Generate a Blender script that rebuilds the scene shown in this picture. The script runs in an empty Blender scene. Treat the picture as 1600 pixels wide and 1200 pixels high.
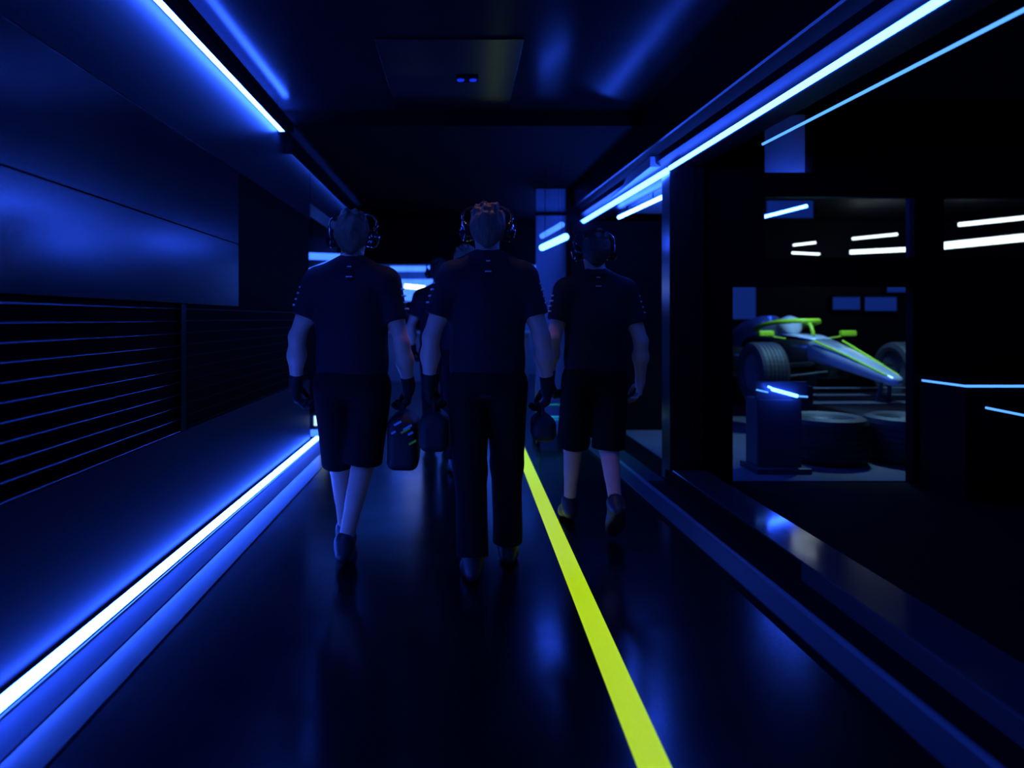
import bpy, bmesh, math, random
import numpy as np
from mathutils import Vector, Matrix, Euler

random.seed(4)
SC = bpy.context.scene
COL = SC.collection

# ---------------------------------------------------------------- camera, world, exposure
F = 24.0 / 36.0 * 1600.0          # focal length in photo pixels
VX, VY, EYE = 718.0, 498.0, 1.25  # vanishing point of the corridor, camera height
cam_d = bpy.data.cameras.new('camera'); cam = bpy.data.objects.new('camera', cam_d); COL.objects.link(cam)
cam.location = (0, 0, EYE); cam.rotation_euler = (math.pi / 2, 0, 0)
cam_d.lens = 24; cam_d.sensor_width = 36; cam_d.sensor_fit = 'HORIZONTAL'
cam_d.shift_x = (800 - VX) / 1600; cam_d.shift_y = -(600 - VY) / 1600
cam_d.clip_start = 0.02; cam_d.clip_end = 100
cam_d.dof.use_dof = True; cam_d.dof.focus_distance = 3.4; cam_d.dof.aperture_fstop = 1.2
SC.camera = cam
w = bpy.data.worlds.new('world'); SC.world = w; w.use_nodes = True
w.node_tree.nodes['Background'].inputs[0].default_value = (0.1, 0.2, 1, 1)
w.node_tree.nodes['Background'].inputs[1].default_value = 0.0015
vs = SC.view_settings
vs.view_transform = 'Standard'; vs.look = 'None'; vs.gamma = 1; vs.use_curve_mapping = False
vs.exposure = 0.0
SC.cycles.max_bounces = 8; SC.cycles.sample_clamp_indirect = 4.0
SC.cycles.use_denoising = True

def lamp(name, kind, loc, rot, energy, color, size=1, size_y=None, label=None):
    d = bpy.data.lights.new(name, kind); d.energy = energy; d.color = color
    if kind == 'AREA':
        d.size = size
        if size_y: d.shape = 'RECTANGLE'; d.size_y = size_y
    else:
        d.shadow_soft_size = size
    o = bpy.data.objects.new(name, d); COL.objects.link(o); o.location = loc; o.rotation_euler = rot
    return o
# unseen lights: spots added for hair, trolley and car, area lamp for far bay
dl = lamp('hair_crown_spot', 'SPOT', (.12, 3.6, 2.86), (0, 0, 0), 13, (1, .6, .72), .04)  # added warm spot above the walkers to light hair crowns, no fixture built
dl.data.spot_size = 1.0; dl.data.spot_blend = .8
d2 = lamp('trolley_fill', 'SPOT', (.62, 6.5, 2.74), (0, 0, 0), 150, (.08, .8, 1), .05)  # added teal fill to brighten the trolley and the far heads
d2.data.spot_size = 1.1; d2.data.spot_blend = .8
d3 = lamp('car_nose_fill', 'SPOT', (4.0, 6.9, 2.8), (.12, 0, 0), 260, (.25, .6, 1), .15)  # added blue fill over the car nose, no fixture built
d3.data.spot_size = 1.7; d3.data.spot_blend = .6
lamp('bay_light', 'AREA', (-.2, 13.2, 2.9), (0, 0, 0), 60, (.02, .12, 1), 4, 2)

# ---------------------------------------------------------------- helpers
def P(px, py, Y): return Vector(((px - VX) / F * Y, Y, EYE + (VY - py) / F * Y))
def PH(px, py, h): return P(px, py, (h - EYE) * F / (VY - py))

def tag(o, label=None, cat=None, group=None, kind=None):
    if label: o['label'] = label
    if cat: o['category'] = cat
    if group: o['group'] = group
    if kind: o['kind'] = kind
    return o
def empty(name, loc, rz=0, **k):
    o = bpy.data.objects.new(name, None); COL.objects.link(o); o.location = loc; o.rotation_euler.z = rz
    o.empty_display_size = .1
    return tag(o, **k)
def link_mesh(name, me, mat, parent=None, smooth=False, **k):
    o = bpy.data.objects.new(name, me); COL.objects.link(o)
    if mat: me.materials.append(mat)
    if parent: o.parent = parent
    if smooth: me.polygons.foreach_set('use_smooth', [True] * len(me.polygons))
    return tag(o, **k)
class MB:
    def __init__(s): s.bm = bmesh.new()
    def box(s, a, b, bev=0, M=None):
        a = Vector(a); b = Vector(b)
        m = Matrix.Translation((a + b) / 2) @ Matrix.Diagonal((*(b - a), 1))
        r = bmesh.ops.create_cube(s.bm, size=1, matrix=m)
        vs_ = r['verts']
        if bev:
            es = list({e for v in vs_ for e in v.link_edges})
            rr = bmesh.ops.bevel(s.bm, geom=es, offset=bev, segments=2, affect='EDGES', profile=.6)
            vs_ = list({v for v in rr['verts']} | {v for v in vs_ if v.is_valid})
        if M is not None: bmesh.ops.transform(s.bm, matrix=M, verts=[v for v in vs_ if v.is_valid])
        return s
    def tube(s, pts, r, n=10, cap=True, flat=1.0):
        pts = [Vector(p) for p in pts]
        rs = r if isinstance(r, (list, tuple)) else [r] * len(pts)
        rings = []; prev = None
        for i, p in enumerate(pts):
            t = (pts[min(i + 1, len(pts) - 1)] - pts[max(i - 1, 0)]).normalized()
            if prev is None:
                u = t.orthogonal().normalized() if abs(t.z) > .9 else t.cross(Vector((0, 0, 1))).normalized()
            else:
                u = (prev - t * prev.dot(t)).normalized()
            prev = u; v = t.cross(u)
            rings.append([s.bm.verts.new(p + rs[i] * (math.cos(2 * math.pi * k / n) * u + flat * math.sin(2 * math.pi * k / n) * v)) for k in range(n)])
        for a, b in zip(rings, rings[1:]):
            for k in range(n): s.bm.faces.new((a[k], a[(k + 1) % n], b[(k + 1) % n], b[k]))
        if cap:
            s.bm.faces.new(rings[0][::-1]); s.bm.faces.new(rings[-1])
        return s
    def extrude(s, prof, y0, y1, slope=0, yref=4):
        """closed (x, z) profile along Y; slope shifts x with y"""
        a = [s.bm.verts.new((x + slope * (y0 - yref), y0, z)) for x, z in prof]
        b = [s.bm.verts.new((x + slope * (y1 - yref), y1, z)) for x, z in prof]
        n = len(prof)
        for k in range(n): s.bm.faces.new((a[k], a[(k + 1) % n], b[(k + 1) % n], b[k]))
        s.bm.faces.new(a[::-1]); s.bm.faces.new(b)
        return s
    def lathe(s, prof, n=32, axis='Z', M=None):
        """(r, h) profile closed ring spun round the axis"""
        rings = []
        for k in range(n):
            c, q = math.cos(2 * math.pi * k / n), math.sin(2 * math.pi * k / n)
            ring = []
            for r, h in prof:
                v = {'Z': (r * c, r * q, h), 'X': (h, r * c, r * q), 'Y': (r * c, h, r * q)}[axis]
                v = Vector(v)
                ring.append(s.bm.verts.new(M @ v if M is not None else v))
            rings.append(ring)
        m = len(prof)
        for k in range(n):
            a, b = rings[k], rings[(k + 1) % n]
            for j in range(m): s.bm.faces.new((a[j], a[(j + 1) % m], b[(j + 1) % m], b[j]))
        return s
    def loft(s, secs, n=24, p=2.6):
        """secs: (y, cx, cz, halfw, halfh) super-ellipse sections along Y"""
        rings = []
        for y, cx, cz, hw, hh in secs:
            ring = []
            for k in range(n):
                t = 2 * math.pi * k / n; c, q = math.cos(t), math.sin(t)
                ring.append(s.bm.verts.new((cx + hw * math.copysign(abs(c) ** (2 / p), c), y, cz + hh * math.copysign(abs(q) ** (2 / p), q))))
            rings.append(ring)
        for a, b in zip(rings, rings[1:]):
            for k in range(n): s.bm.faces.new((a[k], a[(k + 1) % n], b[(k + 1) % n], b[k]))
        s.bm.faces.new(rings[0][::-1]); s.bm.faces.new(rings[-1])
        return s
    def build(s, name, mat, parent=None, smooth=False, **k):
        bmesh.ops.recalc_face_normals(s.bm, faces=s.bm.faces)
        me = bpy.data.meshes.new(name); s.bm.to_mesh(me); s.bm.free()
        return link_mesh(name, me, mat, parent, smooth, **k)

# ---------------------------------------------------------------- materials
def pbr(name, col, rough=.5, metal=0, spec=.5, coat=0, bump=0, bscale=30, bdetail=2, stretch=None, vary=0, vscale=4, coat_rough=.1, rough_vary=0):
    m = bpy.data.materials.new(name); m.use_nodes = True; nt = m.node_tree; b = nt.nodes['Principled BSDF']
    b.inputs['Base Color'].default_value = (*col, 1); b.inputs['Roughness'].default_value = rough
    b.inputs['Metallic'].default_value = metal; b.inputs['Specular IOR Level'].default_value = spec
    b.inputs['Coat Weight'].default_value = coat; b.inputs['Coat Roughness'].default_value = coat_rough
    tc = nt.nodes.new('ShaderNodeTexCoord'); mp = nt.nodes.new('ShaderNodeMapping'); nt.links.new(tc.outputs['Object'], mp.inputs[0])
    if stretch: mp.inputs['Scale'].default_value = stretch
    if bump:
        n = nt.nodes.new('ShaderNodeTexNoise'); n.inputs['Scale'].default_value = bscale; n.inputs['Detail'].default_value = bdetail
        nt.links.new(mp.outputs[0], n.inputs['Vector'])
        bp = nt.nodes.new('ShaderNodeBump'); bp.inputs['Strength'].default_value = bump; bp.inputs['Distance'].default_value = .01
        nt.links.new(n.outputs['Fac'], bp.inputs['Height']); nt.links.new(bp.outputs[0], b.inputs['Normal'])
    if vary or rough_vary:
        n2 = nt.nodes.new('ShaderNodeTexNoise'); n2.inputs['Scale'].default_value = vscale; n2.inputs['Detail'].default_value = 4
        nt.links.new(mp.outputs[0], n2.inputs['Vector'])
        if vary:
            mx = nt.nodes.new('ShaderNodeMix'); mx.data_type = 'RGBA'
            mx.inputs['A'].default_value = (*[c * (1 - vary) for c in col], 1); mx.inputs['B'].default_value = (*[min(1, c * (1 + vary)) for c in col], 1)
            nt.links.new(n2.outputs['Fac'], mx.inputs['Factor']); nt.links.new(mx.outputs['Result'], b.inputs['Base Color'])
        if rough_vary:
            mr = nt.nodes.new('ShaderNodeMapRange'); mr.inputs['To Min'].default_value = rough - rough_vary; mr.inputs['To Max'].default_value = rough + rough_vary
            nt.links.new(n2.outputs['Fac'], mr.inputs['Value']); nt.links.new(mr.outputs[0], b.inputs['Roughness'])
    return m
def emit(name, col, strength, base=(0.02, .02, .02)):
    m = bpy.data.materials.new(name); m.use_nodes = True; b = m.node_tree.nodes['Principled BSDF']
    b.inputs['Base Color'].default_value = (*base, 1); b.inputs['Emission Color'].default_value = (*col, 1)
    b.inputs['Emission Strength'].default_value = strength
    return m
BLUE = (.020, .085, 1.0)
M = dict(
    floor=pbr('floor_vinyl', (.004, .005, .008), .19, spec=.33, bump=.08, bscale=1.2, stretch=(.6, 2.2, 1), rough_vary=.05, vscale=2),
    floor_border=pbr('floor_border', (.012, .014, .02), .3, spec=.3, rough_vary=.05),
    wall=pbr('wall_gloss_panel', (.004, .005, .008), .22, spec=1.0, rough_vary=.02, vscale=1.5),
    wall_top=pbr('wall_top_panel', (.018, .02, .026), .35, spec=.08, rough_vary=.03, vscale=1.5),
    wall_low=pbr('wall_lower_panel', (.04, .044, .055), .36, spec=.06, rough_vary=.04, vscale=1.5),
    slat=pbr('slat_lacquer', (.007, .008, .011), .34, spec=.2, bump=.02),
    ceil=pbr('ceiling_gloss', (.011, .012, .016), .2, spec=.028, rough_vary=.04, vscale=1.3),
    black=pbr('black_lacquer', (.004, .004, .006), .35, spec=.18, rough_vary=.05),
    matte=pbr('matte_black', (.004, .004, .005), .8, spec=.06, bump=.03, bscale=60),
    kerb=pbr('kerb_aluminium', (.025, .028, .04), .36, spec=.4, bump=.02, bscale=8, stretch=(1, .1, 1)),
    kerb_left=pbr('kerb_left_aluminium', (.14, .15, .19), .4, metal=.2, spec=.3, bump=.02, bscale=8, stretch=(1, .1, 1)),
    sill=pbr('sill_metal', (.22, .24, .28), .10, metal=.8, bump=.02, bscale=6, stretch=(1, .2, 1)),
    led=emit('led_white_blue', BLUE, 85),
    led_r=emit('led_right', BLUE, 34),
    led_thin=emit('led_thin', (.07, .28, 1.0), 1.9),
    led_dim=emit('led_dim', (.03, .12, 1), 3.0),
    box_lamp=emit('light_box_white', (.5, .8, 1), 1.3),
    white_lamp=emit('lamp_white', (.75, .9, 1), 3),
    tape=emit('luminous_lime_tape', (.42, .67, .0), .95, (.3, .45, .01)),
    bluescreen=emit('screen_blue', (.01, .06, .55), .25),
    glint=emit('glint_blue', (.006, .03, .9), .8),  # glow standing in for blue reflections in the ceiling
    skin=pbr('skin', (.62, .36, .27), .5, bump=.05, bscale=90, vary=.12, vscale=14),
    hair_a=pbr('hair_brown', (.11, .065, .045), .6, bump=.9, bscale=70, bdetail=5, stretch=(1, 1, .5), vary=.5, vscale=40),
    hair_b=pbr('hair_dark', (.035, .025, .02), .6, bump=.8, bscale=70, bdetail=5, stretch=(1, 1, .5), vary=.4, vscale=40),
    hair_c=pbr('hair_fair', (.20, .15, .10), .6, bump=.8, bscale=70, bdetail=5, vary=.4, vscale=40),
    shirt=pbr('shirt_navy_black', (.009, .009, .017), .7, spec=.2, bump=.25, bscale=9, bdetail=3, vary=.2, vscale=12),
    trouser=pbr('trouser_black', (.005, .005, .007), .85, spec=.1, bump=.3, bscale=10, bdetail=3),
    glove=pbr('glove_black', (.006, .006, .007), .7, spec=.3, bump=.2, bscale=60),
    shoe=pbr('shoe_black', (.01, .01, .013), .5, bump=.1, bscale=40),
    cup=pbr('headset_shell', (.012, .012, .016), .22, coat=.5),
    print_=pbr('print_silver', (.55, .57, .62), .4),
    bag=pbr('bag_nylon', (.007, .007, .009), .65, bump=.35, bscale=14, bdetail=4),
    lime=pbr('lime_paint', (.45, .72, .02), .4),
    cyan=pbr('pale_blue_print', (.25, .55, .75), .4),
    green=pbr('green_frame', (.05, .55, .2), .4),
    silver=pbr('silver_paint', (.55, .62, .68), .25, metal=.3, coat=.6, vary=.25, vscale=3, stretch=(3, 1, 3)),
    carbon=pbr('carbon_black', (.012, .012, .014), .3, coat=.4),
    tyre=pbr('tyre_rubber', (.018, .018, .02), .6, bump=.3, bscale=25, stretch=(1, 1, 5)),
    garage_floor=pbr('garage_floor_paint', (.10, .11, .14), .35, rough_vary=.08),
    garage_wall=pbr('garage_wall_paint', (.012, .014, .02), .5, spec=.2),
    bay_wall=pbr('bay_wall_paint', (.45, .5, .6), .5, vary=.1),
    return_panel=pbr('return_panel_gloss', (.26, .30, .38), .25, spec=.5),
    white=pbr('white_lacquer', (.75, .78, .82), .35),
    graph=pbr('graphite', (.05, .055, .07), .4),
    visor=pbr('white_helmet', (.7, .72, .75), .2, coat=.5),
)
def glass():
    m = bpy.data.materials.new('pane_glass'); m.use_nodes = True; nt = m.node_tree
    nt.nodes.remove(nt.nodes['Principled BSDF']); out = nt.nodes['Material Output']
    t = nt.nodes.new('ShaderNodeBsdfTransparent'); t.inputs[0].default_value = (.93, .95, .97, 1)
    g = nt.nodes.new('ShaderNodeBsdfGlossy'); g.inputs['Roughness'].default_value = .03
    f = nt.nodes.new('ShaderNodeFresnel'); f.inputs['IOR'].default_value = 1.45
    x = nt.nodes.new('ShaderNodeMixShader')
    nt.links.new(f.outputs[0], x.inputs[0]); nt.links.new(t.outputs[0], x.inputs[1]); nt.links.new(g.outputs[0], x.inputs[2]); nt.links.new(x.outputs[0], out.inputs[0])
    return m
M['glass'] = glass()

def struct(name, mb, mat, **k): return mb.build(name, mat, kind='structure', **k)

# ---------------------------------------------------------------- setting: floor, ceiling, left wall
struct('floor', MB().box((-3.2, -1.5, -.1), (9.5, 17, 0)), M['floor'])
struct('trim_1', MB().extrude([(-1.30, 0), (-1.155, 0), (-1.155, .004), (-1.30, .004)], -1, 6.8), M['floor_border'])
struct('trim_2', MB().extrude([(-1.47, 0), (-1.29, 0), (-1.288, .008), (-1.372, .052), (-1.372, .058), (-1.47, .058)], -1, 6.72), M['kerb_left'])
struct('ceiling', MB().box((-1.6, -1.5, 2.9), (1.9, 5.4, 3.0)), M['ceil'])
struct('trim_3', MB().box((-1.6, 5.4, 2.775), (2.4, 5.52, 3.0)), M['matte'])          # beam where the ceiling steps down
struct('trim_16', MB().extrude([(1.56, 2.775), (1.60, 2.36), (1.75, 2.36), (1.75, 2.775)], 8.14, 10.58, -.055), M['black'])
struct('trim_4', MB().box((-2.7, 5.52, 2.775), (2.0, 10.7, 2.9)), M['matte'])         # lower ceiling
hatch = struct('trim_5', MB().box((-.50, 4.0, 2.885), (.38, 5.37, 2.9), .004), M['wall'])
wl = struct('wall_left', MB().box((-1.62, -1.5, 0), (-1.47, 6.55, 2.9)), M['black'])
def wp(z0, z1, mat, y0=-1.4, y1=6.53, x=-1.43):
    return MB().box((-1.47, y0, z0), (x, y1, z1), .002).build('panel', mat, wl)
wp(2.203, 2.9, M['wall_top']); wp(1.733, 2.199, M['wall'], y1=4.42); wp(1.33, 1.729, M['wall'], y1=4.42)
wp(1.33, 2.199, M['matte'], y0=4.43, x=-1.44)
wp(.06, .665, M['wall_low'], x=-1.432)
wp(.67, 1.325, M['matte'], y0=3.56, x=-1.448)
wp(.67, 1.325, M['matte'], y1=3.5, x=-1.452)
sl = MB()
for k in range(11):
    z = .675 + k * .0625
    sl.extrude([(-1.455, z - .004), (-1.431, z - .003), (-1.4285, z), (-1.431, z + .003), (-1.455, z + .004)], -1.4, 3.5)
sl.build('slat_panel', M['slat'], wl)
sl = MB()
for k in range(11):
    z = .675 + k * .0625
    sl.box((-1.446, 3.6, z), (-1.444, 6.5, z + .005))
sl.build('slat_panel', M['black'], wl)
MB().box((-1.47, 3.5, .67), (-1.425, 3.56, 1.325)).build('slat_post', M['black'], wl)

def led(name, label, pts, r, mat, cat='light', group=None, housing=None, flat=1.0):
    root = empty(name, pts[0], label=label, cat=cat, group=group)
    off = Vector(pts[0])
    MB().tube([Vector(p) - off for p in pts], r, 12, flat=flat).build('diffuser', mat, root, smooth=False)
    if housing:
        h = MB()
        for a, b in housing: h.box(Vector(a) - off, Vector(b) - off)
        h.build('housing', M['matte'], root)
    return root
def led_box(name, label, a, b, mat, housing=None, group=None):
    root = empty(name, ((a[0] + b[0]) / 2, a[1], a[2]), label=label, cat='light', group=group)
    off = root.location
    MB().box(Vector(a) - off, Vector(b) - off).build('diffuser', mat, root)
    if housing:
        h = MB()
        for p, q in housing: h.box(Vector(p) - off, Vector(q) - off)
        h.build('housing', M['matte'], root)
    return root
# floor strip along the left wall (two lengths with a joint)
def floor_strip(y0, y1, lab):
    r = led_box('led_strip', lab, (-1.412, y0, .062), (-1.385, y1, .092), M['led'],
                [((-1.432, y0, .058), (-1.412, y1, .094)), ((-1.412, y0, .058), (-1.38, y1, .0618))], 'floor light strips along the left wall')
    return r
floor_strip(-1.2, 5.14, 'long white-blue light strip glowing at the foot of the left wall, nearest the camera')
floor_strip(5.17, 6.72, 'short far length of the glowing floor light strip at the end of the left wall')
# ceiling strip in the left corner, its housing, and the up-light on top of it
led_box('led_strip', 'bright light strip under the ceiling along the top of the left wall', (-1.42, -1.2, 2.728), (-1.375, 5.385, 2.74), M['led'],
        [((-1.42, -1.2, 2.74), (-1.31, 5.385, 2.79)), ((-1.375, -1.2, 2.722), (-1.31, 5.385, 2.74))])
led_box('cove_light', 'hidden blue cove light shining up on the ceiling from the left corner housing', (-1.39, -1.2, 2.791), (-1.345, 5.385, 2.798), M['led'])
led_box('cove_light', 'hidden blue cove light behind the dark valance high on the far left wall', (-1.425, 5.6, 2.70), (-1.405, 9.2, 2.715), M['led_r'],
        [((-1.375, 5.6, 2.60), (-1.36, 9.2, 2.73)), ((-1.43, 5.56, 2.60), (-1.36, 5.6, 2.72)), ((-1.425, 5.6, 2.716), (-1.405, 9.2, 2.721))])
struct('wall_far_left', MB().box((-1.62, 6.55, 2.36), (-1.43, 9.4, 2.775)), M['wall_top'])

# ---------------------------------------------------------------- right side: kerb, sill, cornice, post, partition
SL = -.024
struct('trim_6', MB().extrude([(1.262, 0), (1.30, 0), (1.30, .003), (1.262, .003)], 0, 9, SL), M['matte'])
struct('trim_7', MB().extrude([(1.30, 0), (1.56, 0), (1.56, .045), (1.378, .045), (1.305, .006)], 0, 9, SL), M['kerb'])
struct('trim_15', MB().extrude([(1.376, .045), (1.404, .045), (1.404, .054), (1.400, .058), (1.388, .058), (1.380, .053)], 0, 9, SL), M['kerb_left'])
struct('trim_8', MB().extrude([(1.405, .0585), (1.548, .0585), (1.548, .146), (1.53, .146), (1.53, .0635), (1.405, .0635)], 0, 5.0, SL), M['matte'])
struct('trim_9', MB().extrude([(1.548, 0), (1.79, 0), (1.79, .15), (1.552, .15), (1.548, .146)], 0, 4.95, -.004), M['sill'])
SC_ = -.047
struct('trim_10', MB().extrude([(1.50, 2.9), (1.50, 2.55), (1.515, 2.545), (1.565, 2.50), (1.57, 2.45), (1.585, 2.44), (1.64, 2.40), (1.66, 2.37), (1.80, 2.36), (2.0, 2.9)], 0, 8.2, SC_), M['black'])
def rx(x, y, s=SC_): return x + s * (y - 4)
def right_strip(lab, y0, y1, x, z, r, s, mat, group=None):
    return led('led_strip', lab, [(rx(x, y0, s), y0, z), (rx(x, y1, s), y1, z)], r, mat, group=group)
right_strip('long bright light strip running under the right cornice from the camera to the dark post', .4, 4.96, 1.575, 2.345, .016, SC_, M['led_r'])
right_strip('bright light strip continuing beyond the dark post under the right cornice', 5.02, 7.95, 1.585, 2.338, .022, -.055, M['led_r'])
right_strip('unseen extra length of right cornice light strip added behind the return panel', 8.15, 10.4, 1.585, 2.33, .034, -.055, M['led_r'])  # hidden from view, added to brighten the reflection on the left wall
right_strip('thin blue light strip outside the right cornice, lower than the main strip', .8, 3.93, 1.742, 2.255, .0075, -.053, M['led_thin'])
ss = right_strip('short light strip under the blue soffit just beyond the dark post', 5.75, 7.0, 1.89, 2.29, .018, -.085, M['led'])
for t in (.3, 1.0):
    q = Vector((-.085 * t, t, 0)); MB().tube([q, q + Vector((0, 0, .13))], .006, 6).build('bracket', M['matte'], ss)
struct('trim_11', MB().box((1.47, 5.26, 2.42), (2.3, 7.6, 2.5)), M['bay_wall'])
post = struct('trim_12', MB().box((1.54, 5.0, 0), (1.72, 5.2, 2.37), .004).box((1.72, 5.03, 0), (1.80, 5.2, 2.37), .004), M['wall'])
PY = 5.15
part = MB()
def fw(x0, x1, z0, z1): part.box((x0, PY, z0), (x1, PY + .09, z1))
Xo = lambda px: (px - VX) / F * PY
Zo = lambda py: EYE + (VY - py) / F * PY
fw(1.80, Xo(1145), 0, 2.9); fw(Xo(1145), 7.2, Zo(448), Zo(407)); fw(Xo(1427), 7.2, 0, Zo(448))
fw(Xo(1145), Xo(1190), Zo(407), 2.9); fw(Xo(1190), 7.2, Zo(303), Zo(274)); fw(Xo(1432), Xo(1470), Zo(407), Zo(303))
fw(Xo(1470), 7.2, Zo(407) - .001, Zo(407)); fw(Xo(1272), 7.2, Zo(274), 2.9)
pw = struct('wall_right', part, M['matte'])
def pane(n, px0, py0, px1, py1):
    f = MB(); x0, x1, z0, z1 = Xo(px0), Xo(px1), Zo(py1), Zo(py0); t = .02
    f.box((x0, PY - .005, z0), (x0 + t, PY + .095, z1)).box((x1 - t, PY - .005, z0), (x1, PY + .095, z1))
    f.box((x0, PY - .005, z1 - t), (x1, PY + .095, z1)).box((x0, PY - .005, z0), (x1, PY + .095, z0 + t))
    wn = struct('window_%d' % n, f, M['black'])
    MB().box((x0 + t, PY + .04, z0 + t), (x1 - t, PY + .048, z1 - t)).build('pane', M['glass'], wn)
pane(1, 1190, 303, 1432, 407); pane(2, 1470, 303, 1650, 407); pane(3, 1190, 160, 1272, 274)
# side bay seen through the partition
struct('floor_garage', MB().box((1.8, 5.24, 0), (9.4, 11.6, .006)), M['garage_floor'])
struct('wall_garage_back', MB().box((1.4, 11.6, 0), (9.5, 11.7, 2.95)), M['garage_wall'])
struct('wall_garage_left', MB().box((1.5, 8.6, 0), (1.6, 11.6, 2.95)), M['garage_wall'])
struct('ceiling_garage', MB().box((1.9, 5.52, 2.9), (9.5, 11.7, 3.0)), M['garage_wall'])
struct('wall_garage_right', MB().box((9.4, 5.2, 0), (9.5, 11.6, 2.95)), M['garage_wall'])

struct('floor_side', MB().box((1.785, -1.4, 0), (9.4, 5.2, .004)), M['matte'])
struct('wall_behind_post', MB().box((1.25, 7.62, 0), (2.9, 7.72, 2.34)), M['matte'])

# ---------------------------------------------------------------- far end
FY = 10.6
fe = MB().box((-2.7, FY, 2.10), (1.6, FY + .12, 2.775)).box((1.27, FY, 0), (1.6, FY + .12, 2.1))
struct('wall_far', fe, M['matte'])
struct('wall_bay_back', MB().box((-4, 15.4, 0), (3, 15.5, 3.2)), M['bay_wall'])
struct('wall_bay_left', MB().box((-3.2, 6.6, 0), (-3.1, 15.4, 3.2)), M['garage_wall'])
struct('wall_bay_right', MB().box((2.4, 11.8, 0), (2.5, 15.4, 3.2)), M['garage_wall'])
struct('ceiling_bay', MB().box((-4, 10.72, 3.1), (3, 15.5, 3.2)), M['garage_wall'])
struct('wall_return', MB().box((.90, 8.02, 0), (1.25, 8.1, 2.775)), M['return_panel'])
struct('trim_13', MB().box((1.25, 7.98, 0), (1.45, 8.12, 2.775)), M['matte'])
struct('trim_14', MB().box((.90, 7.98, 2.46), (1.25, 8.02, 2.50)), M['matte'])
# lit things in the far bay
def hangers(root, ends, ztop, r=.002):
    for q in map(Vector, ends):
        MB().tube([q, (q.x, q.y, ztop - root.location.z)], r, 6).build('hanger', M['matte'], root)
def lit_bar(lab, a, b, r, mat, group=None):
    root = led('light_bar', lab, [a, b], r, mat, group=group)
    hangers(root, [(b - a) * t for t in (.08, .92)], 3.1 if a.y > 10.7 else 2.775)
    return root
lit_bar('wide blue light bar across the top of the far doorway bay', P(610, 420, 12.5), P(840, 420, 12.5), .05, M['led_dim'])
lit_bar('white glowing lamp in the far doorway between the left and middle walkers', P(632, 447, 12.2), P(664, 450, 12.2), .04, M['white_lamp'])
lit_bar('small blue-white lamp low in the far doorway beside the left walker', P(638, 466, 12.0), P(645, 466, 12.0), .05, M['led_dim'])
ct = empty('counter', (P(700, 0, 13.8).x, 13.8, 0), label='pale counter standing in the blue lit bay at the far end', cat='counter')
MB().box((-1.6, -.3, 0), (1.6, .3, .95), .01).build('body', M['bay_wall'], ct)
MB().box((-1.65, -.34, .95), (1.65, .34, 1.0), .01).build('worktop', M['white'], ct)
MB().box(P(612, 470, 13.75) - ct.location, P(800, 437, 13.9) - ct.location).build('glowing_panel', M['led_dim'], ct, label='glowing blue panel')
MB().box((-1.2, -.02, 1.0), (1.0, .08, P(0, 470, 13.9).z)).build('panel_stand', M['matte'], ct)
# left recess at the end of the wall
lit_bar('upper blue light bar behind the left walker\'s shoulder', P(482, 400, 9.0), P(538, 402, 9.0), .045, M['led_dim'], )
lit_bar('slanting lower blue light bar behind the left walker\'s shoulder', P(482, 425, 9.25), P(530, 406, 9.3), .04, M['led_dim'])
struct('wall_recess', MB().box((-3.1, 9.4, 0), (-1.7, 9.5, 2.775)), M['graph'])
lb = empty('light_box', P(498, 692, 7.0), label='small glowing white and blue light box on the floor beyond the left strip', cat='light')
lb.location.z = 0
MB().box((-.10, -.05, 0), (.11, .25, .035), .004).build('base', M['matte'], lb)
MB().box((-.09, -.04, .035), (.10, .24, .27), .01).build('case', M['graph'], lb)
MB().box((-.04, -.046, .16), (.09, -.0405, .26)).build('lamp_face', M['box_lamp'], lb)
MB().box((-.075, -.046, .05), (.09, -.0405, .12)).build('lamp_face', M['led_dim'], lb)
# hanging tube by the return wall
a, b = P(847, 387, 6.95), P(884, 370, 6.3)
hb = led('light_bar', 'short white light bar hanging in front of the blue lit panel at the far right', [a, b], .032, M['led_r'])
hangers(hb, [(b - a) * t for t in (.15, .85)], 2.775)

a, b = P(847, 369, 7.2), P(878, 351, 6.6)
hb2 = led('light_bar', 'dimmer blue bar hanging above the short white light bar at the far right', [a, b], .028, M['led_dim'])
hangers(hb2, [(b - a) * t for t in (.15, .85)], 2.775)

# two blue ceiling reflections, built as glowing discs on a made-up case
cs = empty('ceiling_glints', PH(730, 122, 2.885), label='two dim blue reflections in the ceiling, built as glowing discs on a made-up case', cat='reflection')
MB().box((-.075, -.05, -.012), (.075, .05, 0), .004).build('case', M['matte'], cs)
for x in (-.045, .04): MB().lathe([(0.0001, -.018), (.024, -.018), (.026, -.012), (.0001, -.012)], 16, M=Matrix.Translation((x, 0, 0))).build('glint', M['glint'], cs)

# lime line
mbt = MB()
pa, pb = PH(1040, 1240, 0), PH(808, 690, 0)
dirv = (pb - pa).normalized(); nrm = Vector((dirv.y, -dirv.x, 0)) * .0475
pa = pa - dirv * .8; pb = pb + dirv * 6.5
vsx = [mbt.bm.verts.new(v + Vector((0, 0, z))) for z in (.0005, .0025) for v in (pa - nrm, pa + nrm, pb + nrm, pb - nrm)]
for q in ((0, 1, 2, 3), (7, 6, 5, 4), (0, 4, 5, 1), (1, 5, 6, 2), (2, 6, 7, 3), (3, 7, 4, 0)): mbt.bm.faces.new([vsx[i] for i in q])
mbt.build('floor_line', M['tape'], label='luminous lime yellow line running along the dark floor', cat='floor line')

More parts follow.
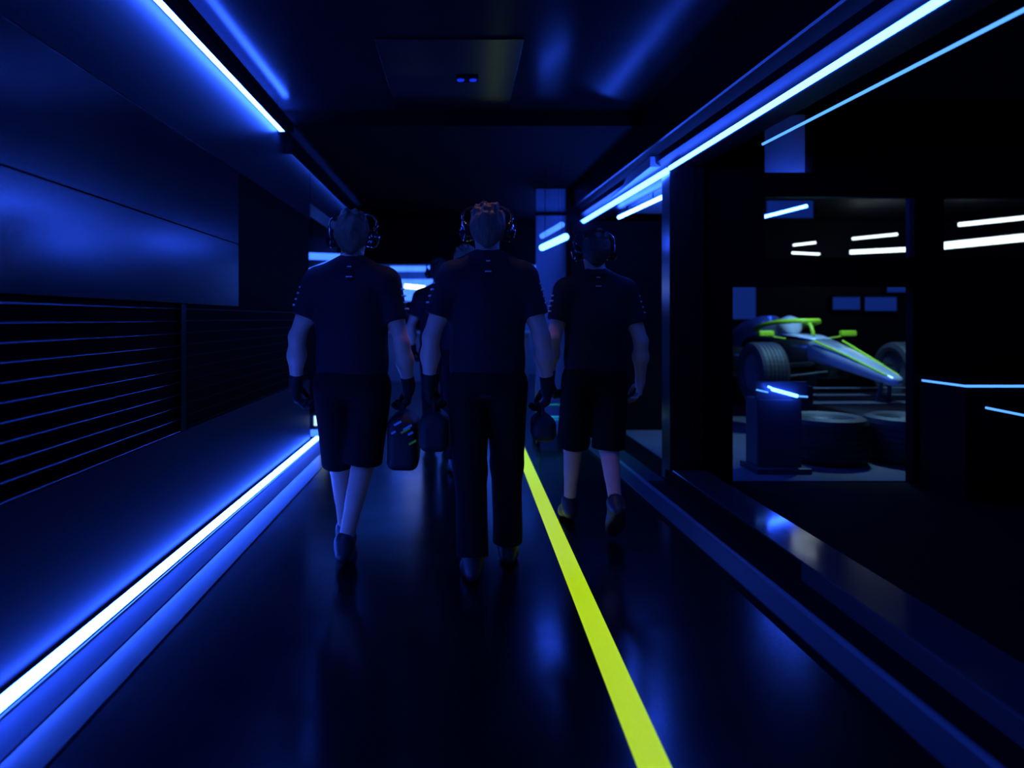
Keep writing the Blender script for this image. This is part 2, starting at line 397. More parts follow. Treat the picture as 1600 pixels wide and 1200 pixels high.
# ---------------------------------------------------------------- garage bay contents
def batten(lab, a, b, r, mat):
    root = empty('batten_light', a, label=lab, cat='light', group='lamps in the side garage')
    MB().tube([(0, 0, 0), b - a], r, 8).build('diffuser', mat, root)
    hangers(root, [(b - a) * t + Vector((0, 0, r)) for t in (.1, .9)], 2.9)
batten('upper white lamp in the middle of the upper garage window', PH(1332, 373, 2.5), PH(1402, 366, 2.5), .02, M['white_lamp'])
batten('long white lamp along the bottom of the upper garage window', PH(1328, 394, 2.3), PH(1432, 389, 2.3), .032, M['white_lamp'])
batten('small white lamp at the left of the upper garage window', PH(1240, 383, 2.3), PH(1274, 379, 2.3), .016, M['white_lamp'])
batten('lowest small white lamp at the left of the upper garage window', PH(1238, 395, 2.2), PH(1280, 397, 2.2), .016, M['white_lamp'])
batten('upper white lamp in the right garage window', PH(1498, 351, 2.6), PH(1602, 340, 2.6), .028, M['white_lamp'])
batten('large lower white lamp in the right garage window', PH(1474, 384, 2.3), PH(1640, 367, 2.3), .05, M['white_lamp'])
batten('slanting blue lamp in the left corner of the upper garage window', PH(1193, 339, 2.6), PH(1260, 322, 2.6), .018, M['led'])
def screen(lab, px0, py0, px1, py1, Y):
    a, b = P(px0, py1, Y), P(px1, py0, Y)
    r = empty('wall_screen', ((a.x + b.x) / 2, Y, a.z), label=lab, cat='screen', group='blue screens in the garage')
    hw_ = (b.x - a.x) / 2; h_ = b.z - a.z
    MB().box((-hw_, 0, 0), (hw_, .1, h_), .005).build('case', M['matte'], r)
    if Y < 11: hangers(r, [(-hw_ * .7, .05, h_), (hw_ * .7, .05, h_)], 2.9)
    MB().box((-hw_ + .015, -.004, .015), (hw_ - .015, -.0005, h_ - .015)).build('display', M['bluescreen'], r)
Yb = 11.49
screen('blue screen on the garage wall at the left edge of the doorway', 1143, 446, 1182, 500, Yb)
screen('first of two blue screens above the race car nose', 1300, 463, 1345, 485, Yb)
screen('second of two blue screens above the race car nose, further right', 1350, 463, 1402, 487, Yb)
screen('blue screen at the top right of the doorway', 1385, 446, 1424, 458, Yb)
screen('dim blue screen high behind the thin light strip', 1196, 312, 1272, 342, 9.25)
# workbench with lit edges right of the doorway
wbp = P(1462, 0, 4.95)
wb = empty('workbench', (wbp.x, 4.66, 0), label='low black workbench with a blue lit front edge at the right', cat='workbench')
MB().box((0, 0, 0), (1.6, .46, .78), .006).build('cabinet', M['matte'], wb)
MB().box((-.02, -.02, .80), (1.62, .46, .83), .004).build('worktop', M['matte'], wb)
MB().box((.0, -.012, .782), (1.6, .44, .799)).build('edge_light', M['led_thin'], wb)
q0, q1 = P(1540, 637, 4.62), P(1610, 651, 4.4)
MB().tube([q0 - wb.location, q1 - wb.location], .008, 8).build('side_light', M['led_thin'], wb)
# low light cart in the doorway
lc = empty('floor_light', (P(1222, 0, 5.5).x, 5.5, 0), label='low dark cabinet with white blue light bars beside the garage doorway', cat='light')
MB().box((-.22, -.05, 0), (.22, .3, .05), .01).box((-.19, .02, .05), (.17, .25, .60), .01).box((-.2, .03, .6), (.22, .06, .74), .004).build('frame', M['graph'], lc)
for (p0, p1, r_, mt) in (((1206, 608), (1246, 619), .014, 'led_r'), ((1182, 609), (1200, 613), .006, 'led_thin'), ((1200, 604), (1207, 607), .008, 'led_r'), ((1246, 619), (1262, 620), .007, 'led_thin')):
    MB().tube([P(*p0, 5.48) - lc.location, P(*p1, 5.48) - lc.location], r_, 8).build('light_bar', M[mt], lc)
# tyres lying in front of the car
def tyre_mb(R=.34, r=.19, W=.36, axis='Z', Mx=None):
    h = W / 2
    prof = [(r, -h * .8), (r + .03, -h * .92), (R - .06, -h), (R - .015, -h * .9), (R, -h * .7)]
    for i in range(5):
        z0 = -h * .62 + i * h * .26
        prof += [(R, z0), (R - .006, z0 + .004), (R - .006, z0 + .012), (R, z0 + .016)]
    prof += [(R, h * .7), (R - .015, h * .9), (R - .06, h), (r + .03, h * .92), (r, h * .8)]
    return MB().lathe(prof, 40, axis, Mx)
for px, Y, lab in ((1290, 5.98, 'left black tyre lying flat on the garage floor below the car nose'), (1415, 5.98, 'right black tyre lying flat on the garage floor below the car nose')):
    t = empty('spare_wheel', (P(px, 0, Y).x, Y, .006), label=lab, cat='tyre', group='tyres on the garage floor')
    tyre_mb(.33, .2, .40, 'Z', Matrix.Translation((0, 0, .2))).build('tread', M['tyre'], t, smooth=False)
    MB().lathe([(.02, .16), (.19, .06), (.205, .05), (.205, .35), (.19, .36), (.02, .22)], 32).build('rim', M['graph'], t)
# racing car on stands
car = empty('racing_car', (4.15, 8.58, .31), 0, label='open wheel racing car with silver blue nose and lime markings in the garage', cat='car')
car.rotation_euler.z = math.pi + .03
MB().loft([(2.05, 0, .33, .03, .03), (2.0, 0, .335, .07, .05), (1.7, 0, .40, .105, .075), (1.2, 0, .50, .15, .11), (.75, 0, .56, .19, .15)], 28, 3).build('nose_cone', M['silver'], car, smooth=True)
MB().loft([(.75, 0, .54, .188, .15), (.3, 0, .52, .26, .22), (-.3, 0, .48, .34, .26), (-.6, 0, .46, .36, .28)], 28, 3).build('chassis', M['carbon'], car, smooth=True)
MB().loft([(.72, 0, .70, .12, .012), (.4, 0, .735, .19, .02), (.1, 0, .74, .22, .02)], 20, 3).build('scuttle', M['silver'], car, smooth=True)
MB().loft([(-.42, 0, .86, .11, .12), (-.7, 0, .78, .16, .2), (-1.2, 0, .64, .16, .26), (-2.0, 0, .48, .08, .2), (-2.3, 0, .42, .04, .1)], 24, 2.4).build('engine_cover', M['silver'], car, smooth=True)
sp = MB()
for s_ in (-1, 1): sp.loft([(.2, s_ * .5, .38, .2, .18), (-.4, s_ * .52, .36, .24, .22), (-1.3, s_ * .4, .3, .2, .18), (-1.9, s_ * .2, .26, .1, .1)], 20, 3)
sp.build('sidepod', M['carbon'], car, smooth=True)
MB().tube([(0, .55, .74), (0, .5, .84), (0, .44, .9)], .022, 10).tube([(-.27, -.35, .80), (-.29, -.1, .86), (-.26, .2, .9), (-.14, .4, .915), (0, .45, .915), (.14, .4, .915), (.26, .2, .9), (.29, -.1, .86), (.27, -.35, .80)], .03, 12).build('halo', M['lime'], car, smooth=True)
MB().loft([(-.18, 0, .83, .05, .07), (-.12, 0, .84, .115, .12), (0, 0, .845, .13, .135), (.1, 0, .84, .11, .12), (.14, 0, .83, .05, .07)], 24, 2).build('driver_helmet', M['visor'], car, smooth=True)
for s_ in (-1, 1):
    m_ = MB().box((s_ * .5 - .09, .36, .73), (s_ * .5 + .09, .44, .80), .02).tube([(s_ * .25, .38, .70), (s_ * .5, .4, .74)], .01, 6).build('mirror', M['lime'], car)
    MB().tube([(s_ * .06, 1.95, .385), (s_ * .11, 1.4, .545), (s_ * .165, .85, .69)], .012, 6).build('nose_stripe', M['lime'], car)
    MB().box((s_ * .88 - .012, 1.55, .06), (s_ * .88 + .012, 2.1, .3), .005).build('wing_endplate', M['carbon'], car)
MB().box((-.88, 1.6, .10), (.88, 1.95, .118), .005).box((-.88, 1.55, .16), (.88, 1.75, .175), .005).box((-.88, 1.5, .22), (.88, 1.62, .232), .005).tube([(-.06, 1.8, .12), (-.04, 1.85, .33)], .02, 6).tube([(.06, 1.8, .12), (.04, 1.85, .33)], .02, 6).build('front_wing', M['graph'], car)
MB().box((-.5, -2.75, .78), (.5, -2.45, .80), .004).box((-.5, -2.8, .88), (.5, -2.6, .90), .004).box((-.51, -2.85, .4), (-.5, -2.4, .93)).box((.5, -2.85, .4), (.51, -2.4, .93)).tube([(0, -2.3, .4), (0, -2.6, .79)], .025, 8).build('rear_wing', M['carbon'], car)
for y, s_, W in ((.95, -1, .32), (.95, 1, .32), (-2.05, -1, .4), (-2.05, 1, .4)):
    wh = tyre_mb(.34, .21, W, 'X', Matrix.Translation((s_ * .80, y, .34))).build('wheel', M['tyre'], car)
    MB().lathe([(.02, -.06), (.2, -.12), (.212, -.12), (.212, .12), (.2, .12), (.02, .06)], 28, 'X', Matrix.Translation((s_ * .80, y, .34))).build('rim', M['graph'], wh)
    MB().tube([(s_ * .15, y - .1, .45), (s_ * .68, y, .42)], .014, 6).tube([(s_ * .15, y + .15, .36), (s_ * .68, y, .28)], .014, 6).build('suspension_arm', M['carbon'], car)
for k, (lx, ly) in enumerate(((0, .45), (0, -1.5))):
    p_ = Matrix.Rotation(car.rotation_euler.z, 4, 'Z') @ Vector((lx, ly, 0)) + car.location
    zt = .31 + (.31 if k == 0 else .10)
    MB().box((-.25, -.2, 0), (.25, .2, .03), .005).box((-.06, -.06, .03), (.06, .06, zt - .06)).box((-.16, -.12, zt - .06), (.16, .12, zt - .02), .004).build('car_stand', M['graph'], label=['dark stand holding up the front of the racing car', 'dark stand holding up the rear of the racing car'][k], cat='stand').location = (p_.x, p_.y, .006)
# small trolley beyond the walkers
tr = empty('wheeled_trolley', (P(862, 0, 6.7).x, 6.85, 0), label='small green wheeled trolley on the floor between the middle and right walkers', cat='trolley')
MB().tube([(-.13, -.12, .12), (-.10, -.12, .40), (.10, -.12, .40), (.13, -.12, .12)], .014, 8).tube([(-.13, .2, .12), (-.13, -.12, .12), (.13, -.12, .12), (.13, .2, .12), (-.13, .2, .12)], .014, 8).tube([(-.11, -.12, .27), (.11, -.12, .27)], .01, 8).build('frame', M['green'], tr)
MB().box((-.12, -.1, .13), (.12, .18, .25), .01).build('case', M['cyan'], tr)
for x in (-.13, .13):
    for y in (-.1, .18): MB().lathe([(.012, -.018), (.06, -.02), (.066, -.012), (.066, .012), (.06, .02), (.012, .018)], 24, 'X', Matrix.Translation((x, y, .066))).build('wheel', M['tyre'], tr)

# ---------------------------------------------------------------- bodies as blended implicit surfaces
def v3(*a): return np.array(a, np.float32)
class Sdf:
    def __init__(s): s.p = []; s.cuts = []
    def cone(s, a, b, ra, rb, k=.03, cut=None): s.p.append(('c', np.float32(a), np.float32(b), ra, rb, k, cut)); return s
    def ell(s, c, r, k=.03, R=None): s.p.append(('e', np.float32(c), np.float32(r), R, None, k, None)); return s
    def rbox(s, c, h, r, k=.02): s.p.append(('b', np.float32(c), np.float32(h), r, None, k, None)); return s
    def tor(s, c, R, r, k=.01, tilt=0): s.p.append(('t', np.float32(c), R, r, tilt, k, None)); return s
    def cut(s, c, n): s.cuts.append((np.float32(c), np.float32(n) / np.linalg.norm(n))); return s
    def bounds(s):
        lo, hi = [], []
        for q in s.p:
            if q[0] == 'c':
                r = max(q[3], q[4]); lo.append(np.minimum(q[1], q[2]) - r); hi.append(np.maximum(q[1], q[2]) + r)
            elif q[0] == 'b':
                lo.append(q[1] - q[2] - q[3]); hi.append(q[1] + q[2] + q[3])
            elif q[0] == 'e':
                r = q[2] if q[3] is None else np.float32([q[2].max()] * 3); lo.append(q[1] - r); hi.append(q[1] + r)
            else:
                lo.append(q[1] - q[2] - q[3]); hi.append(q[1] + q[2] + q[3])
        return np.min(lo, 0), np.max(hi, 0)
    def ev(s, X, noise=None):
        d = None
        for q in s.p:
            if q[0] == 'c':
                a, b = q[1], q[2]; ba = b - a; pa_ = X - a
                t = np.clip(pa_ @ ba / max(float(ba @ ba), 1e-9), 0, 1)
                e = np.linalg.norm(pa_ - t[:, None] * ba, axis=1) - (q[3] + (q[4] - q[3]) * t)
                if q[6] is not None: e = np.maximum(e, (X - q[6][0]) @ q[6][1])
            elif q[0] == 'b':
                y = np.abs(X - q[1]) - q[2]
                e = np.linalg.norm(np.maximum(y, 0), axis=1) + np.minimum(y.max(1), 0) - q[3]
            elif q[0] == 'e':
                y = X - q[1]
                if q[3] is not None: y = y @ q[3]
                k0 = np.linalg.norm(y / q[2], axis=1); k1 = np.linalg.norm(y / q[2] ** 2, axis=1) + 1e-6
                e = k0 * (k0 - 1) / k1
                e = np.where(k0 < 1e-3, -q[2].min(), e)
            else:
                y = X - q[1]; zt = y[:, 2] - q[4] * y[:, 1]
                e = np.hypot(np.hypot(y[:, 0], y[:, 1]) - q[2], zt) - q[3]
            if d is None: d = e; continue
            k = q[5]; h = np.maximum(k - np.abs(d - e), 0) / k
            d = np.minimum(d, e) - h * h * k * .25
        if noise is not None: d = d + noise(X)
        for c, n in s.cuts: d = np.maximum(d, (X - c) @ n)
        return d.astype(np.float32)
    def mesh(s, name, res, noise=None):
        lo, hi = s.bounds(); lo = lo - 3 * res; hi = hi + 3 * res
        B = 10; nb = np.ceil((hi - lo) / (res * B)).astype(int); n = nb * B + 1
        D = np.ones(n, np.float32)
        ii = np.stack(np.meshgrid(*[np.arange(k) for k in nb], indexing='ij'), -1).reshape(-1, 3)
        ctr = lo + (ii + .5) * B * res
        dc = s.ev(ctr.astype(np.float32), noise)
        half = B * res * .5 * 1.74
        g = np.stack(np.meshgrid(*[np.arange(B + 1)] * 3, indexing='ij'), -1).reshape(-1, 3)
        act = np.abs(dc) < half * 1.25 + .03
        for b, dd, a in zip(ii, dc, act):
            o = b * B
            if not a:
                if dd < 0: D[o[0]:o[0] + B + 1, o[1]:o[1] + B + 1, o[2]:o[2] + B + 1] = -1
        for b in ii[act]:
            o = b * B
            D[o[0]:o[0] + B + 1, o[1]:o[1] + B + 1, o[2]:o[2] + B + 1] = s.ev((lo + (o + g) * res).astype(np.float32), noise).reshape([B + 1] * 3)
        # surface nets
        sg = D < 0
        c8 = [sg[i:sg.shape[0] - 1 + i, j:sg.shape[1] - 1 + j, k:sg.shape[2] - 1 + k] for i in (0, 1) for j in (0, 1) for k in (0, 1)]
        cnt = sum(c.astype(np.int8) for c in c8)
        cells = np.argwhere((cnt > 0) & (cnt < 8))
        idx = -np.ones(cnt.shape, np.int64); idx[tuple(cells.T)] = np.arange(len(cells))
        acc = np.zeros((len(cells), 3)); na = np.zeros(len(cells))
        cor = [(i, j, k) for i in (0, 1) for j in (0, 1) for k in (0, 1)]
        for u in cor:
            for ax in range(3):
                if u[ax] == 1: continue
                w_ = list(u); w_[ax] = 1
                d0 = D[tuple((cells + u).T)]; d1 = D[tuple((cells + w_).T)]
                mk = (d0 < 0) != (d1 < 0)
                t = np.where(mk, d0 / np.where(mk, d0 - d1, 1), 0)
                pnt = np.repeat(np.float64([u]), len(cells), 0); pnt[:, ax] += t
                acc[mk] += pnt[mk]; na += mk
        V = lo + (cells + acc / na[:, None]) * res
        faces = []
        for ax in range(3):
            sl0 = [slice(None)] * 3; sl1 = [slice(None)] * 3; sl0[ax] = slice(0, -1); sl1[ax] = slice(1, None)
            a0, a1 = sg[tuple(sl0)], sg[tuple(sl1)]
            e = np.argwhere(a0 != a1)
            b1, b2 = (ax + 1) % 3, (ax + 2) % 3
            e = e[(e[:, b1] > 0) & (e[:, b2] > 0) & (e[:, b1] < sg.shape[b1] - 1) & (e[:, b2] < sg.shape[b2] - 1)]
            flip = a0[tuple(e.T)]
            d1 = np.zeros(3, int); d2 = np.zeros(3, int); d1[b1] = 1; d2[b2] = 1
            q = np.stack([idx[tuple((e - d1 - d2).T)], idx[tuple((e - d2).T)], idx[tuple(e.T)], idx[tuple((e - d1).T)]], 1)
            q[~flip] = q[~flip][:, ::-1]
            faces.append(q)
        Fc = np.concatenate(faces); Fc = Fc[(Fc >= 0).all(1)]
        me = bpy.data.meshes.new(name)
        me.vertices.add(len(V)); me.vertices.foreach_set('co', V.astype(np.float32).ravel())
        me.loops.add(len(Fc) * 4); me.loops.foreach_set('vertex_index', Fc.astype(np.int32).ravel())
        me.polygons.add(len(Fc)); me.polygons.foreach_set('loop_start', np.arange(0, len(Fc) * 4, 4, dtype=np.int32))
        me.polygons.foreach_set('use_smooth', np.ones(len(Fc), bool))
        me.update(); me.validate()
        return me

def nrm_(v): v = np.float32(v); return v / np.linalg.norm(v)
def cloth_noise(seed, amp=.0018):
    r = np.random.RandomState(seed); K = r.normal(0, 14, (7, 3)); K[:, 2] *= .7; ph = r.uniform(0, 6.28, 7)
    def f(X):
        s_ = 0
        for k, p in zip(K, ph): s_ = s_ + np.sin(X @ np.float32(k) + p)
        return (amp * .45 * s_).astype(np.float32)
    return f
def add_hand(S, wr, d, n, f, curl, infl=0):
    """wr wrist, d hand direction, n palm normal, f thumb side"""
    d, n, f = nrm_(d), nrm_(n), nrm_(f); wr = np.float32(wr)
    S.cone(wr, wr + d * .03, .026 + infl, .028 + infl, .02)
    base = [(.028, .088, (.042, .026, .021)), (.009, .093, (.047, .029, .022)), (-.010, .088, (.043, .027, .021)), (-.028, .078, (.033, .021, .019))]
    for o, L, _ in base: S.cone(wr + d * .02 + f * o * .6, wr + d * L + f * o, .014 + infl, .0115 + infl, .016)
    for i, (o, L, seg) in enumerate(base):
        p = wr + d * L + f * o; ang = 0
        for j, (l, c) in enumerate(zip(seg, curl)):
            ang += c * (1 + .06 * i)
            q = p + (d * math.cos(ang) + n * math.sin(ang)) * l + f * (o * .05)
            S.cone(p, q, .0098 - .001 * j + infl, .0090 - .001 * j + infl, .006); p = q
    p = wr + d * .03 + f * .024
    for l, dv, r in ((.042, f * .75 + d * .55 + n * .45, .0135), (.032, d * .85 + f * .25 + n * .45, .011), (.026, d * .9 + n * .5, .0095)):
        q = p + nrm_(dv) * l; S.cone(p, q, r + infl, r * .92 + infl, .01); p = q

def person(label, X, Y, H, rz, J, bottoms='trousers', hair='hair_a', headset=True, gloves=(1, 1), curl=((.7, .9, .5), (.7, .9, .5)), res=.006, seed=1, logos=True, head_yaw=0, collar=True):
    sc = H / 1.80
    root = empty('person', (X, Y, 0), rz, label=label, cat='person')
    root.scale = (sc, sc, sc)
    T = lambda *a: np.float32(a)
    pel = T(0, 0, .95)
    sh = {s: T(*J.get('sh%d' % s, (s * .178, 0, 1.435))) for s in (-1, 1)}
    el, wr = {s: T(*J['el%d' % s]) for s in (-1, 1)}, {s: T(*J['wr%d' % s]) for s in (-1, 1)}
    hip = {s: T(s * .095, 0, .91) for s in (-1, 1)}
    kn, an, to = {s: T(*J['kn%d' % s]) for s in (-1, 1)}, {s: T(*J['an%d' % s]) for s in (-1, 1)}, {s: T(*J['to%d' % s]) for s in (-1, 1)}
    hd = {s: nrm_(J.get('hd%d' % s, (-s * .05, .15, -1))) for s in (-1, 1)}
    # ---- body
    S = Sdf()
    S.ell((0, .0, 1.30), (.165, .108, .19)).ell((0, .01, 1.08), (.148, .10, .17), .06).ell(pel, (.162, .112, .12), .06)
    S.cone((-.14, -.005, 1.43), (.14, -.005, 1.43), .062, .062, .05)
    S.cone((0, -.004, 1.45), (0, .012, 1.61), .060, .055, .04)
    for s in (-1, 1): S.cone((s * .035, -.025, 1.535), (s * .15, -.01, 1.46), .04, .048, .04)
    for s in (-1, 1):
        S.cone(sh[s], el[s], .055, .041, .04)
        m = sh[s] * .55 + el[s] * .45; S.ell(m, (.046, .05, .085), .03)
        dv = wr[s] - el[s]
        S.cone(el[s], el[s] + dv * .4, .041, .044, .02).cone(el[s] + dv * .4, wr[s], .044, .0275, .03)
        S.cone(el[s] - T(0, .012, 0), el[s] + dv * .1 - T(0, .014, 0), .03, .026, .02)
        S.cone(hip[s], kn[s], .088, .055, .05).cone(kn[s], an[s], .052, .036, .03)
        c = kn[s] * .7 + an[s] * .3; ax = nrm_(an[s] - kn[s])
        S.cone(kn[s] * .88 + an[s] * .12 + T(0, -.016, 0), kn[s] * .5 + an[s] * .5 + T(0, -.010, 0), .047, .034, .03)
        S.cone(an[s], to[s] * .6 + an[s] * .4, .035, .03, .02)
    # head
    hy = .018
    S.ell((0, hy - .012, 1.705), (.080, .095, .094), .02).ell((0, hy + .03, 1.635), (.058, .068, .075), .03)
    S.cone((0, hy + .085, 1.685), (0, hy + .108, 1.652), .010, .014, .015)
    S.ell((0, hy + .085, 1.578), (.026, .02, .02), .02).cone((-.02, hy + .09, 1.612), (.02, hy + .09, 1.612), .008, .008, .008)
    for s in (-1, 1):
        S.ell((s * .078, hy - .006, 1.665), (.011, .021, .033), .008)
        S.cone((s * .015, hy + .085, 1.712), (s * .045, hy + .07, 1.712), .010, .009, .012)
        S.ell((s * .031, hy + .078, 1.692), (.014, .012, .011), .004)
    for s in (-1, 1):
        add_hand(S, wr[s], hd[s], J.get('pn%d' % s, (-s, 0, 0)), J.get('pf%d' % s, (0, 1, .15)), curl[0 if s < 0 else 1])
    link_mesh('body', S.mesh('body', res), M['skin'], root)
    # ---- hair
    Hh = Sdf().ell((0, hy - .014, 1.708), (.0875, .101, .099), .02).ell((0, hy - .04, 1.672), (.079, .07, .065), .03)
    Hh.cone((0, hy - .07, 1.66), (0, hy - .052, 1.60), .045, .036, .04)
    Hh.cut((0, hy - .005, 1.668), (0, .62, -.78) if False else (0, .75, -.66))
    rr = np.random.RandomState(seed + 50); K = rr.normal(0, 90, (9, 3)); ph = rr.uniform(0, 6.28, 9)
    def hn(Xp):
        s_ = sum(np.sin(Xp @ np.float32(k) + p) for k, p in zip(K, ph))
        top = np.clip((Xp[:, 2] - 1.73) / .06, 0, 1)
        return (-(.0006 + .0028 * top) * s_ - .004 * top).astype(np.float32)
    link_mesh('hair', Hh.mesh('hair', min(res, .005), hn), M[hair], root)
    # ---- shirt
    G = Sdf()
    G.ell((0, -.002, 1.29), (.188, .128, .20)).ell((0, .006, 1.05), (.186, .13, .30), .08)
    G.cone((-.145, -.008, 1.43), (.145, -.008, 1.43), .080, .078, .05)
    for s in (-1, 1): G.cone((s * .04, -.025, 1.525), (s * .16, -.012, 1.455), .054, .063, .04)
    for s in (-1, 1):
        ax = nrm_(el[s] - sh[s]); e = sh[s] + (el[s] - sh[s]) * .64
        G.cone(sh[s], sh[s] + (el[s] - sh[s]) * .8, .074, .066, .035, (e, ax))
    if collar: G.tor((0, -.012, 1.522), .070, .012, .02, -.25).tor((0, -.008, 1.542), .066, .010, .012, -.25)
    G.cut((0, 0, .86), (0, 0, -1))
    so = link_mesh('shirt', G.mesh('shirt', res, cloth_noise(seed)), M['shirt'], root)
    # ---- trousers or shorts
    B = Sdf().ell(pel, (.176, .126, .13), .05)
    for s in (-1, 1):
        if bottoms == 'trousers':
            hem = kn[s] + (an[s] - kn[s]) * .97; ax = nrm_(an[s] - kn[s])
            B.cone(hip[s], kn[s], .102, .080, .03).cone(kn[s], an[s], .078, .073, .03, (hem, ax))
        else:
            ax = nrm_(kn[s] - hip[s]); hem = kn[s] + ax * .0
            B.cone(hip[s], kn[s] + ax * .06, .104, .097, .03, (hem, ax))
    link_mesh(bottoms, B.mesh(bottoms, res, cloth_noise(seed + 9, .002)), M['trouser'], root)
    # ---- shoes
    for s in (-1, 1):
        a, t = an[s], to[s]
        u = nrm_(t - a); heel = a + J.get('heel%d' % s, T(0, -.045, -.055))
        Z = Sdf().cone(a + T(0, 0, .015), a * .6 + heel * .4, .046, .042, .03)
        Z.cone(heel, t - (t - heel) * .12, .036, .040, .03).cone(heel * .5 + t * .5, t, .045, .032, .03).cone(a, heel * .35 + t * .65, .042, .040, .04)
        hu = nrm_(t - heel); up = nrm_(np.cross(np.cross(hu, T(0, 0, 1)), hu))
        Z.cut(heel - up * .028, -up)
        link_mesh('shoe', Z.mesh('shoe', min(res, .006)), M['shoe'], root)
    # ---- gloves
    for i, s in enumerate((-1, 1)):
        if gloves[i]:
            Gl = Sdf(); up_ = nrm_(el[s] - wr[s])
            Gl.cone(wr[s] + up_ * .035, wr[s], .036, .033, .01)
            add_hand(Gl, wr[s], hd[s], J.get('pn%d' % s, (-s, 0, 0)), J.get('pf%d' % s, (0, 1, .15)), curl[i], .0035)
            link_mesh('glove', Gl.mesh('glove', min(res, .005)), M['glove'], root)
    # ---- headset
    if headset:
        hs = empty('headset', (0, 0, 0)); hs.parent = root
        for s in (-1, 1):
            E = Sdf().ell((s * .108, hy - .004, 1.668), (.024, .040, .050), .01).cone((s * .088, hy - .004, 1.66), (s * .10, hy - .004, 1.66), .038, .034, .015)
            E.cone((s * .128, hy - .02, 1.67), (s * .132, hy + .012, 1.68), .010, .010, .008).cone((s * .118, hy - .004, 1.70), (s * .116, hy, 1.73), .010, .006, .01)
            link_mesh('ear_cup', E.mesh('ear_cup', .004), M['cup'], hs)
        bp_ = [(-.117, hy, 1.712), (-.124, hy + .016, 1.735), (-.120, hy + .035, 1.765), (-.098, hy + .052, 1.790), (-.06, hy + .062, 1.803), (-.03, hy + .064, 1.807)]
        bp_ = bp_ + [(0, hy + .065, 1.808)] + [(-x, y, z) for x, y, z in bp_[::-1]]
        MB().tube(bp_, .006, 8, flat=1.6).build('headband', M['cup'], hs, smooth=True)
    # ---- printed marks
    if logos:
        for s in (-1, 1):
            L = MB(); ax = nrm_(el[s] - sh[s])
            out = nrm_(T(s, -.28, 0) - ax * float(ax @ T(s, -.28, 0)))
            fw_ = nrm_(np.cross(ax, out))
            for t, wd in ((.16, .016), (.27, .022), (.38, .018), (.49, .022)):
                c = sh[s] + (el[s] - sh[s]) * t + out * (.0755 - .006 * t)
                Mx = Matrix((Vector(fw_), Vector(ax), Vector(out))).transposed().to_4x4(); Mx.translation = Vector(c)
                L.box((-wd, -.004, -.006), (wd, .004, .0035), 0, Mx)
            L.build('sleeve_print', M['print_'], so)
        MB().box((-.010, -.0965, 1.514), (.010, -.085, 1.519)).build('collar_print', M['print_'], so)
        MB().box((-.015, -.1065, 1.463), (.015, -.08, 1.468)).build('back_print', M['print_'], so)
    return root, hd, wr

def world(root, p):
    s = root.scale[0]
    return Matrix.Translation(root.location) @ Matrix.Rotation(root.rotation_euler.z, 4, 'Z') @ Vector([float(c) * s for c in p])

# ---- the middle walker
pm = person('person walking in the middle, dark shirt and long black trousers, headset over short brown hair', .138, 3.38, 1.815, 0,
    {'el-1': (-.275, -.03, 1.150), 'wr-1': (-.288, .03, .925), 'el1': (.262, -.03, 1.150), 'wr1': (.300, .03, .912),
     'kn-1': (-.085, -.01, .50), 'an-1': (-.075, -.13, .105), 'to-1': (-.085, .03, .035),
     'kn1': (.10, .09, .505), 'an1': (.105, .10, .10), 'to1': (.125, .26, .035)},
    seed=1)
# ---- the left walker
pl = person('person walking on the left in dark shirt and shorts, headset on, bag in right hand', -.545, 3.46, 1.79, 0,
    {'el-1': (-.272, -.03, 1.165), 'wr-1': (-.295, .04, .925), 'el1': (.255, -.03, 1.135), 'wr1': (.285, .05, .915),
     'kn-1': (-.075, .10, .50), 'an-1': (-.07, .22, .11), 'to-1': (-.08, .38, .035),
     'kn1': (.055, .02, .52), 'an1': (-.02, -.10, .14), 'to1': (-.025, .05, .035), 'heel1': v3(0, -.05, -.045)},
    'shorts', 'hair_a', seed=2)
# ---- the right walker
pr = person('person walking on the right in dark shirt and shorts, bare calves and bare right hand', .795, 4.0, 1.765, 0,
    {'el-1': (-.252, -.03, 1.16), 'wr-1': (-.27, .05, .925), 'el1': (.265, -.03, 1.14), 'wr1': (.285, .06, .905),
     'kn-1': (-.11, .14, .50), 'an-1': (-.12, .20, .12), 'to-1': (-.13, .36, .035),
     'kn1': (.085, .02, .50), 'an1': (.075, -.21, .22), 'to1': (.07, -.16, .055), 'heel1': v3(0, -.07, -.02)},
    'shorts', 'hair_b', gloves=(1, 0), curl=((.7, .9, .5), (.55, .6, .35)), seed=3)
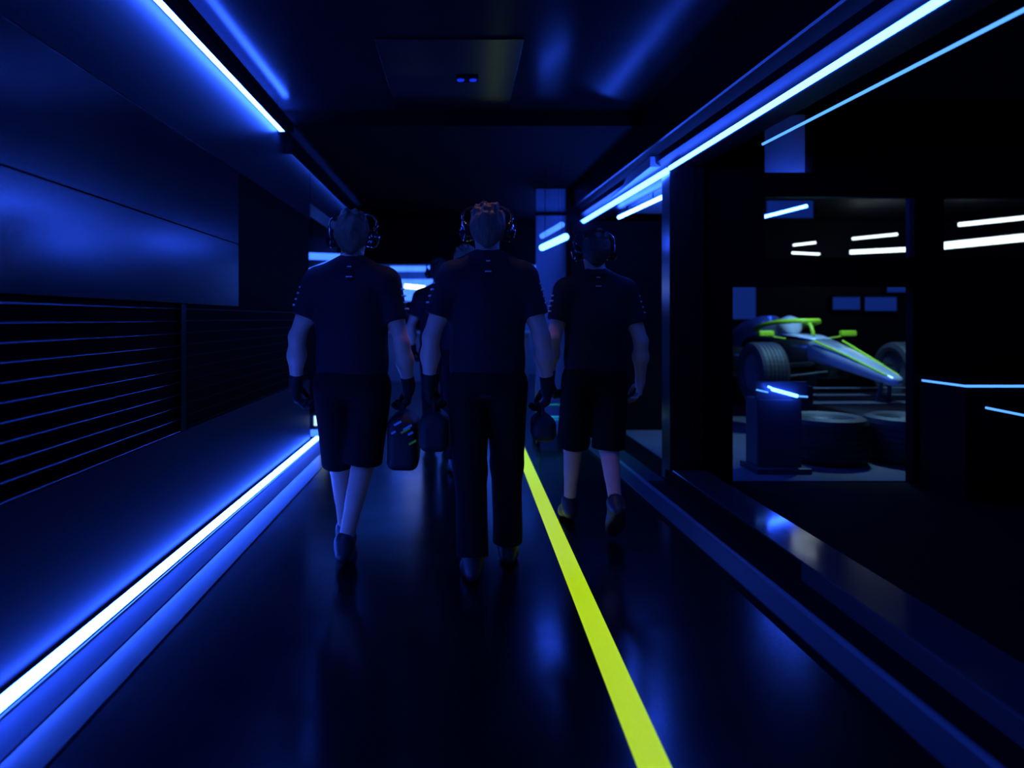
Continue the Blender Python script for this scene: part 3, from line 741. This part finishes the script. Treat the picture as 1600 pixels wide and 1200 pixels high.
# ---- two people further ahead
pf = person('person farther ahead between the left and middle walkers, dark hair and dark shirt', -.2, 6.6, 1.82, -.08,
    {'el-1': (-.27, .02, 1.17), 'wr-1': (-.27, .12, .95), 'el1': (.26, -.06, 1.15), 'wr1': (.27, 0, .915),
     'kn-1': (-.09, .06, .50), 'an-1': (-.09, .05, .10), 'to-1': (-.1, .21, .035),
     'kn1': (.09, .04, .50), 'an1': (.09, -.14, .14), 'to1': (.09, .0, .04)},
    'trousers', 'hair_b', res=.01, seed=4, logos=False)
pg = person('person farther ahead mostly hidden behind the middle walker, only fair head showing', .045, 5.55, 1.84, .05,
    {'el-1': (-.25, -.03, 1.15), 'wr-1': (-.26, .03, .92), 'el1': (.25, -.03, 1.15), 'wr1': (.26, .05, .92),
     'kn-1': (-.08, .03, .50), 'an-1': (-.08, -.03, .10), 'to-1': (-.09, .12, .035),
     'kn1': (.09, .06, .50), 'an1': (.09, .08, .10), 'to1': (.1, .24, .035)},
    'trousers', 'hair_c', headset=False, res=.01, seed=5, logos=False)

# ---------------------------------------------------------------- carried bags
def bag(label, P0, s, w_, h_, dp, marks=False, seed=0):
    root, hd, wr = P0
    g = np.float32(wr[s]) + hd[s] * .108 + np.float32((-s * .022, 0, 0))
    p = world(root, g)
    b = empty('kit_bag', p, label=label, cat='bag', group='bags carried by the walkers')
    MB().tube([(0, -dp * .3, -.075), (0, -dp * .28, -.02), (0, -.045, 0), (0, .045, 0), (0, dp * .28, -.02), (0, dp * .3, -.075)], .008, 8).build('handle', M['bag'], b, smooth=True)
    S = Sdf().rbox((0, 0, -.05 - h_ * .5), (w_ / 2 - .04, dp / 2 - .04, h_ / 2 - .045), .04).cone((0, -dp * .25, -.065), (0, dp * .25, -.065), w_ * .2, w_ * .2, .05)
    sh_ = link_mesh('shell', S.mesh('shell', .006, cloth_noise(seed + 20, .005)), M['bag'], b)
    if marks:
        for k, (x, z, mt, wd) in enumerate(((-.02, -.075, 'cyan', .02), (.03, -.095, 'cyan', .024), (.02, -.11, 'lime', .026), (.045, -.125, 'cyan', .014), (.055, -.17, 'lime', .02), (-.04, -.12, 'cyan', .012))):
            yy = -dp * .5 + .004
            Mx = Matrix.Translation((x, yy, z)) @ Matrix.Rotation(-.5, 4, 'Y')
            MB().box((-wd, -.006, -.005), (wd, .03, .005), 0, Mx).build('print', M[mt], sh_)
bag('black kit bag with lime and pale blue marks in the left walker\'s right hand', pl, 1, .155, .27, .26, True, 1)
bag('black kit bag hanging from the middle walker\'s left hand', pm, -1, .14, .18, .24, False, 2)
bag('small black kit bag hanging from the middle walker\'s right hand', pm, 1, .12, .12, .2, False, 3)
